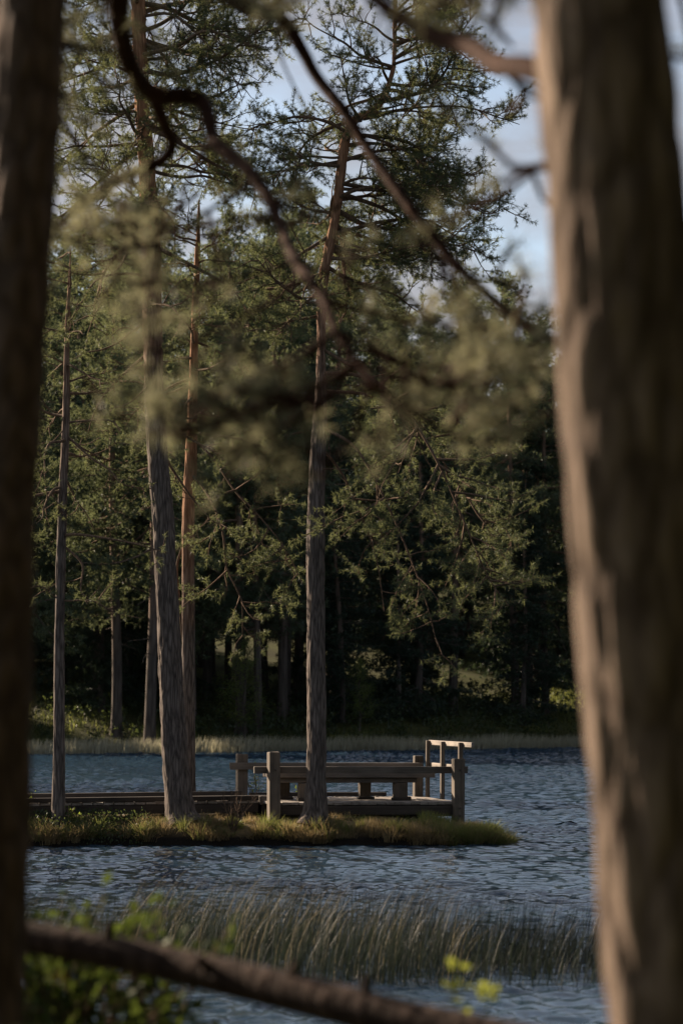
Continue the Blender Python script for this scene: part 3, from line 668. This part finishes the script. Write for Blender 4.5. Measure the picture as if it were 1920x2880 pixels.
# the wood goes on along the left shore, outside the frame
for x, y, s in [(-33, 52, .9), (-38, 60, 1.0), (-31, 66, .95), (-36, 74, 1), (-42, 68, 1.05), (-32, 82, 1.0), (-40, 86, 1.1), (-46, 78, 1), (-30, 47, .8), (-29.5, 33, .8)]:
    plant(rs.choice(['tall', 'pine', 'bent']), x, y, s, 'pine on the left shore of the lake, outside the frame', 'pines of the left shore')
for i in range(46):  # unseen trees, added to keep sky light off from the right
    x = rs.uniform(27, 46); y = rs.uniform(8, 112)
    plant(rs.choice(['tall', 'pine', 'bent', 'spruce2']), x, y, rs.uniform(0.85, 1.1), 'unseen tree added on the right shore to block sky light', 'added shade trees of the right shore')
for x, y, s in [(-16, 43.8, .75)]:
    plant(rs.choice(['tall', 'pine', 'bent']), x, y, s, 'pine further along the islet, left of the frame', 'pines along the islet', z=0.42)

# the wood of the near shore, in which the photographer stands: unseen trees, added for shade
nb = []
while len(nb) < 150:
    x = rs.uniform(-30, 30); y = rs.uniform(-30, 11)
    if y > -3.5-0.05*abs(x) and (x < 0 or x < 2.9+0.14*max(0, y) or y > 11): continue
    if x < -4 and y > -3-0.35*(-x): continue
    if any((x-a)**2+(y-b)**2 < 5 for a, b in nb): continue
    nb.append((x, y)); plant(rs.choice(['pine', 'bent', 'spruce', 'spruce2', 'spruce2']), x, y, rs.uniform(0.75, 1.1), 'unseen tree of the near wood, added for shade outside the frame', 'added shade trees of the near wood')
for x, y, s in [(-2.6, 7.0, .16), (-3.2, 7.6, .165), (-2.7, 10.0, .17), (-3.3, 10.6, .18), (-2.9, 8.6, .17), (-2.2, 6.3, .14), (-2.3, 9.3, .15), (-3.6, 8.4, .18), (-2.5, 10.9, .13)]:  # unseen spruces, added and sized to shade the lower left bushes
    plant('spruce', x, y, s, 'unseen small spruce added on the near bank to shade the bushes', 'added shade spruces of the near bank')

# ------------------------------------------------------------------ boardwalk, platform, bench
def box(sx, sy, sz, bev=0.006, jit=0.0):
    """chamfered box, base centre at its middle"""
    import bmesh
    bm = bmesh.new(); bmesh.ops.create_cube(bm, size=1.0)
    for v in bm.verts:
        v.co.x *= sx; v.co.y *= sy; v.co.z *= sz
        v.co += Vector((random.gauss(0, jit), random.gauss(0, jit), random.gauss(0, jit)))
    bmesh.ops.bevel(bm, geom=bm.edges[:], offset=bev, segments=1, affect='EDGES')
    return bm
def beam(name, x0, x1, y0, y1, z0, z1, mat, parent, rot=(0, 0, 0), bev=0.006, jit=0.003):
    bm = box(x1-x0, y1-y0, z1-z0, bev, jit); me = bpy.data.meshes.new(name); bm.to_mesh(me); bm.free(); me.materials.append(M[mat])
    o = link(name, me, parent); o.location = ((x0+x1)/2, (y0+y1)/2, (z0+z1)/2); o.rotation_euler = rot; return o
def bolt(x, y, z, parent, axis='y', r=0.012):
    import bmesh
    bm = bmesh.new(); bmesh.ops.create_cone(bm, cap_ends=True, segments=8, radius1=r, radius2=r, depth=0.03)
    me = bpy.data.meshes.new('bolt'); bm.to_mesh(me); bm.free(); me.materials.append(M['iron']); o = link('bolt', me, parent); o.location = (x, y, z)
    o.rotation_euler = (math.pi/2, 0, 0) if axis == 'y' else (0, math.pi/2, 0)

TH = R(15)
Q = P(766, 2257, 40.6)          # front left corner of the platform
plat = empty('wooden_platform', (Q.x, Q.y, 0), TH, label='weathered wooden viewing platform with square posts and rails at the end of the islet', cat='platform')
plat.rotation_euler = (0, R(0.45), TH)
DZ = Q.z                         # deck height above the water
LL, WW = 3.24, 2.25
nP = 22; pw = (LL+0.07)/nP
for i in range(nP):
    beam('plank', i*pw+0.004, (i+1)*pw-0.004, -0.02+random.uniform(-.012, .012), WW+0.03, DZ-0.045, DZ+random.uniform(-.004, .004), 'wood_y', plat, bev=0.004)
for y0 in (0.02, 0.75, 1.5, 2.12):
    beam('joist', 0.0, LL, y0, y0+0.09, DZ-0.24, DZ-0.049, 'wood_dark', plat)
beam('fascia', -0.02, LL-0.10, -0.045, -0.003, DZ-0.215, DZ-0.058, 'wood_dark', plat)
beam('kerb', 0.1, LL*0.80, WW-0.10, WW-0.01, DZ+0.01, DZ+0.085, 'wood_dark', plat)
RT = P(960, 2156, 40.7).z
PH = 0.195
def post(x, y, top, bottom, w=PH, name='post', rz=0.0):
    o = beam(name, x-w/2, x+w/2, y-w/2, y+w/2, bottom, top, 'wood_z', plat, (random.uniform(-.006, .006), random.uniform(-.008, .008), rz), 0.01, 0.004); return o
post(0.0, -0.06, P(0, 2115, 40.6).z, 0.30, 0.19); post(LL-0.02, -0.06, P(0, 2135, 41.4).z+0.03, 0.25, 0.185)
post(-0.02, WW+0.02, P(0, 2120, 42.8).z, 0.30, 0.19); post(LL-0.03, WW+0.02, P(0, 2124, 43.6).z+0.02, 0.25, 0.16)
beam('rail', -0.31, LL+0.19, 0.045, 0.105, RT-0.112, RT, 'wood', plat)
beam('rail', -0.27, LL+0.02, WW-0.145, WW-0.085, RT-0.11, RT+0.012, 'wood', plat)
# hand rail along the outer end
hx = LL+0.20; ht = P(0, 2082, 43.0).z+0.02
for y0 in (WW-0.22, 1.15, 0.12):
    beam('rail_post', hx-0.155, hx-0.085, y0-0.035, y0+0.035, DZ-0.30 if y0 > .5 else DZ+.2, ht-0.008, 'wood_z', plat)
beam('hand_rail', hx-0.083, hx-0.030, -0.35, WW-0.15, ht-0.085, ht, 'wood_y', plat)
beam('hand_rail', hx-0.083, hx-0.035, 0.10, WW-0.15, RT-0.06, RT+0.02, 'wood_y', plat)
for x, zz in ((LL-0.02, RT-0.05), (0.0, RT-0.05), (LL-0.02, 0.42), (LL-0.02, DZ-0.1)): bolt(x, -0.165, zz, plat)
bolt(LL+0.085, -0.06, DZ-0.02, plat, 'x', 0.02)

bench = empty('bench', plat.location, TH, label='heavy timber bench on block legs standing on the platform behind its front rail', cat='bench')
bench.rotation_euler = plat.rotation_euler
SZ = P(960, 2174, 41.4).z
for k in range(4):
    beam('seat_plank', 0.12+random.uniform(-.01, .01), 3.02+random.uniform(-.01, .01), 0.62+k*0.155, 0.62+k*0.155+0.147, SZ-0.075, SZ, 'wood', bench)
for y0 in (0.68, 1.08):
    beam('support_beam', 0.20, 2.72, y0, y0+0.10, SZ-0.165, SZ-0.079, 'wood', bench)
def leg(x, y, w=0.19, d=0.17):
    o = beam('leg', x-w/2, x+w/2, y-d/2, y+d/2, DZ+0.006, SZ-0.169, 'wood_z', bench, bev=0.012)
    beam('foot', x-w*0.75, x+w*0.75, y-d*0.35-0.09, y+d*0.35-0.09 , DZ+0.006, DZ+0.05, 'wood_dark', bench)
leg(2.42, 0.73, 0.22); leg(2.58, 1.13, 0.16); leg(1.90, 1.13, 0.19); leg(0.46, 1.13, 0.19); leg(0.72, 0.73, 0.19)

Q2 = P(728, 2237, 41.3)
bw = empty('boardwalk', (Q2.x, Q2.y, 0), R(17), label='low dark plank boardwalk with side kerbs running left from the platform along the islet', cat='boardwalk')
BZ = Q2.z; BL = 8.2
for i in range(46):
    x1 = -i*0.178; beam('plank', x1-0.172, x1-0.004, 0.02, 1.22+random.uniform(-.02, .02), BZ-0.13, BZ-0.085, 'wood_y', bw, bev=0.004)
for k in range(2):
    for (a, b, dz) in ((-BL, -4.1, -0.012), (-4.09, 0.0, 0.0)):
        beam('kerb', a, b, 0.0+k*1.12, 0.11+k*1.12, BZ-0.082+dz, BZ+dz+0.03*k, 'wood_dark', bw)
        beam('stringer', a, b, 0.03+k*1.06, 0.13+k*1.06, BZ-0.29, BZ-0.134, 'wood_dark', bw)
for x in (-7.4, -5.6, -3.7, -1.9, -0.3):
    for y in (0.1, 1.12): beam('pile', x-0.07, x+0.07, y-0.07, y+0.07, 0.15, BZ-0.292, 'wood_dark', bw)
beam('end_block', 0.03, 0.30, -0.02, 0.75, BZ-0.16, BZ-0.02, 'wood', bw)  # short block added for the sunlit end of the beam

# ------------------------------------------------------------------ grass of the islet
RNG = np.random.default_rng(77)
def scatter(n, x0, x1, y0, y1, dmin=0.0, dmax=9.0, clump=0.0, seed=0.0):
    out = []
    while len(out) < n:
        x = RNG.uniform(x0, x1); y = RNG.uniform(y0, y1); d = islet_d(x, y)
        if not (dmin < d < dmax): continue
        if clump and fnoise(x, y, 1.8, seed)+0.25*fnoise(x, y, 6, seed) < clump*(0.5+0.8*RNG.random()): continue
        out.append((x, y, islet_h(x, y)-0.02))
    return np.array(out)
b = scatter(12000, -6.2, 2.9, 39.3, 41.2, 0.25, 9, 0.06, 3); n = len(b)
h = RNG.uniform(0.05, 0.17, n)*np.where(np.array([islet_d(x, y) for x, y, _ in b]) > 0.75, 0.55, 1.0)*np.where(b[:, 0] < -4.2, 1.6, 1.0)*(1+0.9*np.array([max(0, fnoise(x, y, 1.5, 60)) for x, y, _ in b]))
V, F = blades(b, h, RNG.normal(size=(n, 2))*0.35+np.array([0.1, -0.1]), 2.0, np.full(n, 0.011))
b = scatter(1800, 1.3, 2.9, 39.5, 41.2, 0.22, 9, 0.05, 3); n = len(b)
h = RNG.uniform(0.12, 0.28, n)*np.clip((3.05-b[:, 0])/1.2, 0.45, 1)
V2, F2 = blades(b, h, RNG.normal(size=(n, 2))*0.22+np.array([0.12, -0.05]), 2.0, np.full(n, 0.012)); V, F = merge([(V, F), (V2, F2)])
link('green_grass', mesh('green_grass', V, F, M['grass']), label='short green grass growing over the islet, thickest at its right tip', kind='stuff')
b = scatter(13000, -6.2, 2.9, 39.3, 40.9, 0.22, 0.95, 0.04, 12); n = len(b)
edge = np.array([islet_d(x, y) for x, y, _ in b]); lean = RNG.normal(size=(n, 2))*0.6; lean[:, 1] -= 0.9*(edge < 0.3)
V, F = blades(b, RNG.uniform(0.07, 0.22, n), lean, 1.6, np.full(n, 0.009))
link('dry_grass', mesh('dry_grass', V, F, M['straw']), label='dry straw coloured grass hanging over the islet bank', kind='stuff')
def tussocks(name, n, k, h0, h1, mat, label, dmin, dmax, x0=-6.2, x1=2.95):
    c = scatter(n, x0, x1, 39.2, 41.0, dmin, dmax); b = np.repeat(c, k, 0); m = len(b)
    r = RNG.normal(size=(m, 2)); b[:, :2] += r*0.055; size = np.repeat(RNG.uniform(0.6, 1.25, n), k)
    V, F = blades(b, RNG.uniform(h0, h1, m)*size, r*0.42+RNG.normal(size=(m, 2))*0.15+np.array([0.05, -0.12]), 1.9, np.full(m, 0.009))
    link(name, mesh(name, V, F, M[mat]), label=label, kind='stuff')
tussocks('straw_tussocks', 85, 70, 0.12, 0.30, 'straw', 'straw coloured grass tussocks along the islet bank', 0.20, 0.45)
tussocks('green_tussocks', 75, 60, 0.14, 0.30, 'grass', 'green grass tussocks along the islet bank', 0.24, 0.6)
tussocks('tip_tussocks', 40, 70, 0.14, 0.30, 'grass', 'bright green grass tussocks at the right tip of the islet', 0.20, 0.6, 1.7, 2.95)
b = scatter(1500, -6.2, -3.2, 39.4, 40.4, 0.1, 9); cc = np.repeat(b, 3, 0); cc[:, 2] += RNG.uniform(0.03, 0.20, len(cc)); cc[:, :2] += RNG.normal(size=(len(cc), 2))*0.05
V, F = leaves(cc, np.tile([[0, 0, 1.0]], (len(cc), 1)), 0.045, 0.9)
link('bilberry_cover', mesh('bilberry_cover', V, F, M['underleaf']), label='low leafy bilberry growth round the thin young pine', kind='stuff')

def twiggy(name, base, h, n, label, leafy=0, mat='leaf', spread=0.4, cat='shrub', r=0.006, lsize=0.04):
    root = empty(name, base, label=label, cat=cat); w = Wood(); cen = []; dr = []
    for i in range(n):
        d = np.array([RNG.normal()*spread, RNG.normal()*spread*0.7, 1.0]); d /= np.linalg.norm(d); hh = h*RNG.uniform(0.5, 1.0)
        pts = wander((RNG.normal()*0.03, RNG.normal()*0.03, -0.03), d, hh, 6, 0.10, 0.02); w.poly(pts, r, r*0.4)
        for k in range(7):
            j = RNG.integers(1, 6); dd = (pts[j+1]-pts[j])/np.linalg.norm(pts[j+1]-pts[j])+RNG.normal(size=3)*0.5
            tw = wander(pts[j], dd/np.linalg.norm(dd), hh*RNG.uniform(0.12, 0.3), 3, 0.15, 0.03); w.poly(tw, r*0.55, r*0.3)
            for q in range(leafy): cen.append(tw[RNG.integers(1, 4)]+RNG.normal(size=3)*0.012); dr.append(dd)
    V, F = prisms(w.seg, 5); link('stems', mesh('stems', V, F, M['twig'], True), root)
    if cen:
        V, F = leaves(cen, dr, lsize); link('foliage', mesh('foliage', V, F, M[mat]), root, kind='stuff')
    return root
def on_islet(px, Y): x = (px-960)/FPX*Y; return (x, Y, islet_h(x, Y))
twiggy('bare_shrub', on_islet(655, 39.75), 0.85, 14, 'bare dark twiggy shrub on the islet bank left of the front post', spread=0.35, r=0.007)
twiggy('leafy_shrub', on_islet(722, 42.9), 0.95, 6, 'thin leafy shrub showing between the two left posts of the platform', 3, spread=0.22)
twiggy('leafy_shrub', on_islet(852, 43.4), 0.62, 5, 'small leafy shrub showing under the bench left of the middle pine', 3, spread=0.2)
twiggy('leafy_shrub', on_islet(95, 40.6), 0.55, 8, 'small leafy shrub by the boardwalk at the far left of the islet', 2, spread=0.4)
twiggy('leafy_shrub', on_islet(548, 42.9), 0.55, 3, 'single thin shrub just right of the stout and slim pines', 2, spread=0.2)
twiggy('leafy_shrub', on_islet(208, 39.85), 0.40, 6, 'low leafy sprig at the foot of the thin young pine', 3, spread=0.3)

# ------------------------------------------------------------------ reeds
def reeds(name, n, mat, h0, h1, lean, bend, label, x0=-4.1, x1=3.4):
    x = RNG.uniform(x0, x1, n); y = 20.4+RNG.beta(1.5, 1.6, n)*4.8
    dn = np.array([0.5+fnoise(a, c, 0.7, 31)+0.4*fnoise(a, c, 2.2, 5) for a, c in zip(x, y)])
    keep = RNG.random(n) < np.clip(dn*1.3+0.1, 0.08, 1); x, y = x[keep], y[keep]; n = len(x)
    hh = RNG.uniform(h0, h1, n)*np.where(x > 0.9, 0.80, 1.0)*np.where(x < -2.0, 0.85, 1)
    V, F = blades(np.stack([x, y, np.full(n, -0.15)], 1), hh, np.stack([RNG.normal(lean, 0.12, n), RNG.normal(-0.03, 0.14, n)], 1), bend, RNG.uniform(0.005, 0.009, n), 5)
    link(name, mesh(name, V, F, M[mat]), label=label, kind='stuff')
reeds('reed_bed', 19000, 'reed', 0.30, 0.90, 0.16, 2.2, 'bed of thin dark reeds standing in the near water')
reeds('dry_reeds', 380, 'reed_dry', 0.85, 1.15, 0.36, 3.2, 'dry straw coloured reeds, pale for the sunlit tips, bending to the right over the reed bed', -2.2, 1.1)  # dry stems whose pale colour also stands in for sunlit reed tips
n = 16000
x = RNG.uniform(-26, 24, n); y = np.array([shore_far(a) for a in x])+RNG.uniform(-2.6, 0.4, n)
tall = np.array([0.55+0.45*fnoise(a, 0, 0.35, 40) for a in x])
V, F = blades(np.stack([x, y, np.full(n, -0.1)], 1), RNG.uniform(0.55, 0.95, n)*(0.7+tall*0.4), np.stack([RNG.normal(0.12, 0.12, n), RNG.normal(0, 0.1, n)], 1), 2.0, RNG.uniform(0.03, 0.05, n), 2)
link('reed_belt', mesh('reed_belt', V, F, M['reed_far']), label='pale belt of reeds along the far shore', kind='stuff')
def bank_grass(name, n, x0, x1, d0, d1, mat, label):
    x = RNG.uniform(x0, x1, n); y = np.array([shore_far(a) for a in x])+d0+RNG.random(n)*(d1-d0)
    V, F = blades(np.stack([x, y, np.array([land(a, c) for a, c in zip(x, y)])], 1), RNG.uniform(0.15, 0.45, n), RNG.normal(size=(n, 2))*0.3, 2.0, RNG.uniform(0.04, 0.07, n), 2)
    link(name, mesh(name, V, F, M[mat]), label=label, kind='stuff')
bank_grass('bank_grass', 7000, -26, 24, 0.5, 16, 'sedge', 'dark rough grass on the far bank under the trees')
bank_grass('meadow_grass', 3500, 10.6, 17, 4.0, 19, 'grass', 'sunlit green grass of the clearing on the right part of the far bank')
bank_grass('mossy_lit_grass', 350, -13.5, -7.0, 3.0, 11, 'grass', 'yellow green mossy grass, coloured bright for sunlit patches, on the left part of the far bank')  # brighter grass than the rest of the bank, standing in for sunlit patches
n = 700; c = []
for _ in range(n):
    x = RNG.uniform(-24, 20); y = shore_far(x)+0.6+RNG.random()**1.4*13; z0 = land(x, y)
    if clear_lane(x, y) and RNG.random() < 0.85: continue
    h = RNG.uniform(0.25, 1.25)
    m = int(40*h+18); c.append(np.stack([x+RNG.normal(size=m)*0.28*h, y+RNG.normal(size=m)*0.28*h, z0+h*RNG.random(m)**0.8], 1))
c = np.vstack(c); V, F = leaves(c, RNG.normal(size=(len(c), 3))+np.array([0, 0, 0.4]), 0.15)
link('undergrowth', mesh('undergrowth', V, F, M['underleaf']), label='dark low undergrowth along the foot of the far wood', kind='stuff')

# ------------------------------------------------------------------ near bank: fallen pole, bushes, sprout
def pole():
    rows = [(*P(px, py, Y), w*0.5*Y/FPX) for px, py, w, Y in [(-120, 2606, 84, 7.75), (100, 2640, 88, 7.6), (429, 2702, 96, 7.4), (673, 2757, 104, 7.2), (918, 2816, 110, 7.0), (1200, 2886, 116, 6.8)]]
    a, b = Vector(rows[0][:3]), Vector(rows[-1][:3]); d = b-a
    k = 1.0
    while True:
        k += 0.35; p = a+d*k; rows.append((*p, 0.064))
        if p.z < land(p.x, p.y)-0.02 or k > 6: break
    V, F = tube(catmull(rows, 30), 24, 0.007, (7, 7, 4), 0, False)
    q = np.array(rows)[:, :3]; knots = [(*(q[i]*(1-f)+q[i+1]*f), *(q[i]*(1-f)+q[i+1]*f+np.array(v)), 0.022, 0.012) for i, f, v in ((1, 0.6, (0.02, -0.03, 0.09)), (2, 0.7, (-0.03, -0.07, 0.05)), (3, 0.5, (0.04, -0.05, 0.08)), (4, 0.4, (0.0, -0.02, 0.10)))]
    V, F = merge([(V, F), prisms(knots, 8)]); V = np.array(V); c = np.array(rows[-1][:3])
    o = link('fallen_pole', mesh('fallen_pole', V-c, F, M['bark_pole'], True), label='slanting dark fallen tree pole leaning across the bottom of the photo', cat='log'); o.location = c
pole()
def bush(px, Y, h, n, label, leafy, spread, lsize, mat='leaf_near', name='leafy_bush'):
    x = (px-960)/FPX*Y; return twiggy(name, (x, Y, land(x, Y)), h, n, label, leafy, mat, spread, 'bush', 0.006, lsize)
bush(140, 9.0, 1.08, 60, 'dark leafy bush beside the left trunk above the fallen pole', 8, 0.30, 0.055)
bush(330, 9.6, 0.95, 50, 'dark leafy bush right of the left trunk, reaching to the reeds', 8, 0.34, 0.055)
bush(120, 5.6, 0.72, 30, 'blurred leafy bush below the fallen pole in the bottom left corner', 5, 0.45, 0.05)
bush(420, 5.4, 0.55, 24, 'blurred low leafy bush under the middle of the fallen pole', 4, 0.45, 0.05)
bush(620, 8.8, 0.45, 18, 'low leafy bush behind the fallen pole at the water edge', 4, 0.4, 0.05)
fl = P(178, 2748, 5.5); V, F = leaves([(0, 0, 0)]*7, [(math.cos(a), -0.4, math.sin(a)) for a in np.linspace(0, 6.28, 7, endpoint=False)], 0.022, 0.1)
fr = empty('yellow_flower', (fl.x, fl.y, land(fl.x, fl.y)), label='single yellow flower among the leaves in the bottom left corner', cat='flower')
link('petals', mesh('petals', V+np.array([0, 0, fl.z-fr.location.z]), F, M['leaf_yellow']), fr)
V, F = prisms([(0, 0, 0, 0, 0, fl.z-fr.location.z, 0.004, 0.002)], 5); link('stem', mesh('stem', V, F, M['leaf_near']), fr)
def sprout():
    b = P(1290, 2900, 8.0); zg = land(b.x, 8.0); root = empty('leafy_sprout', (b.x, 8.0, zg), label='young sprout with yellow green leaves near the bottom edge right of the pole', cat='plant')
    w = Wood(); cen, dr = [], []
    for tip, lv in (((1272, 2700), [(1272, 2712), (1280, 2728), (1268, 2770), (1290, 2775), (1270, 2830), (1282, 2845)]), ((1385, 2785), [(1375, 2795), (1350, 2810), (1362, 2800), (1395, 2782)])):
        t = P(*tip, 8.0); rel = np.array(t)-np.array(root.location); w.poly([np.array([0, 0, -0.05]), rel*np.array([0.25, 0, 0.6]), rel], 0.006, 0.003)
        for q in lv:
            p = np.array(P(*q, 8.0))-np.array(root.location)
            for _ in range(3): cen.append(p+RNG.normal(size=3)*0.012); dr.append(np.array([RNG.normal(), -0.3, RNG.uniform(-.2, .9)]))
    V, F = prisms(w.seg, 5); link('stem', mesh('stem', V, F, M['leaf_near']), root)
    V, F = leaves(cen, dr, 0.045, 0.3); link('foliage', mesh('foliage', V, F, M['leaf_lime']), root)
sprout()
print('objects', len(bpy.data.objects), 'tris', sum(len(m.polygons) for m in bpy.data.meshes))
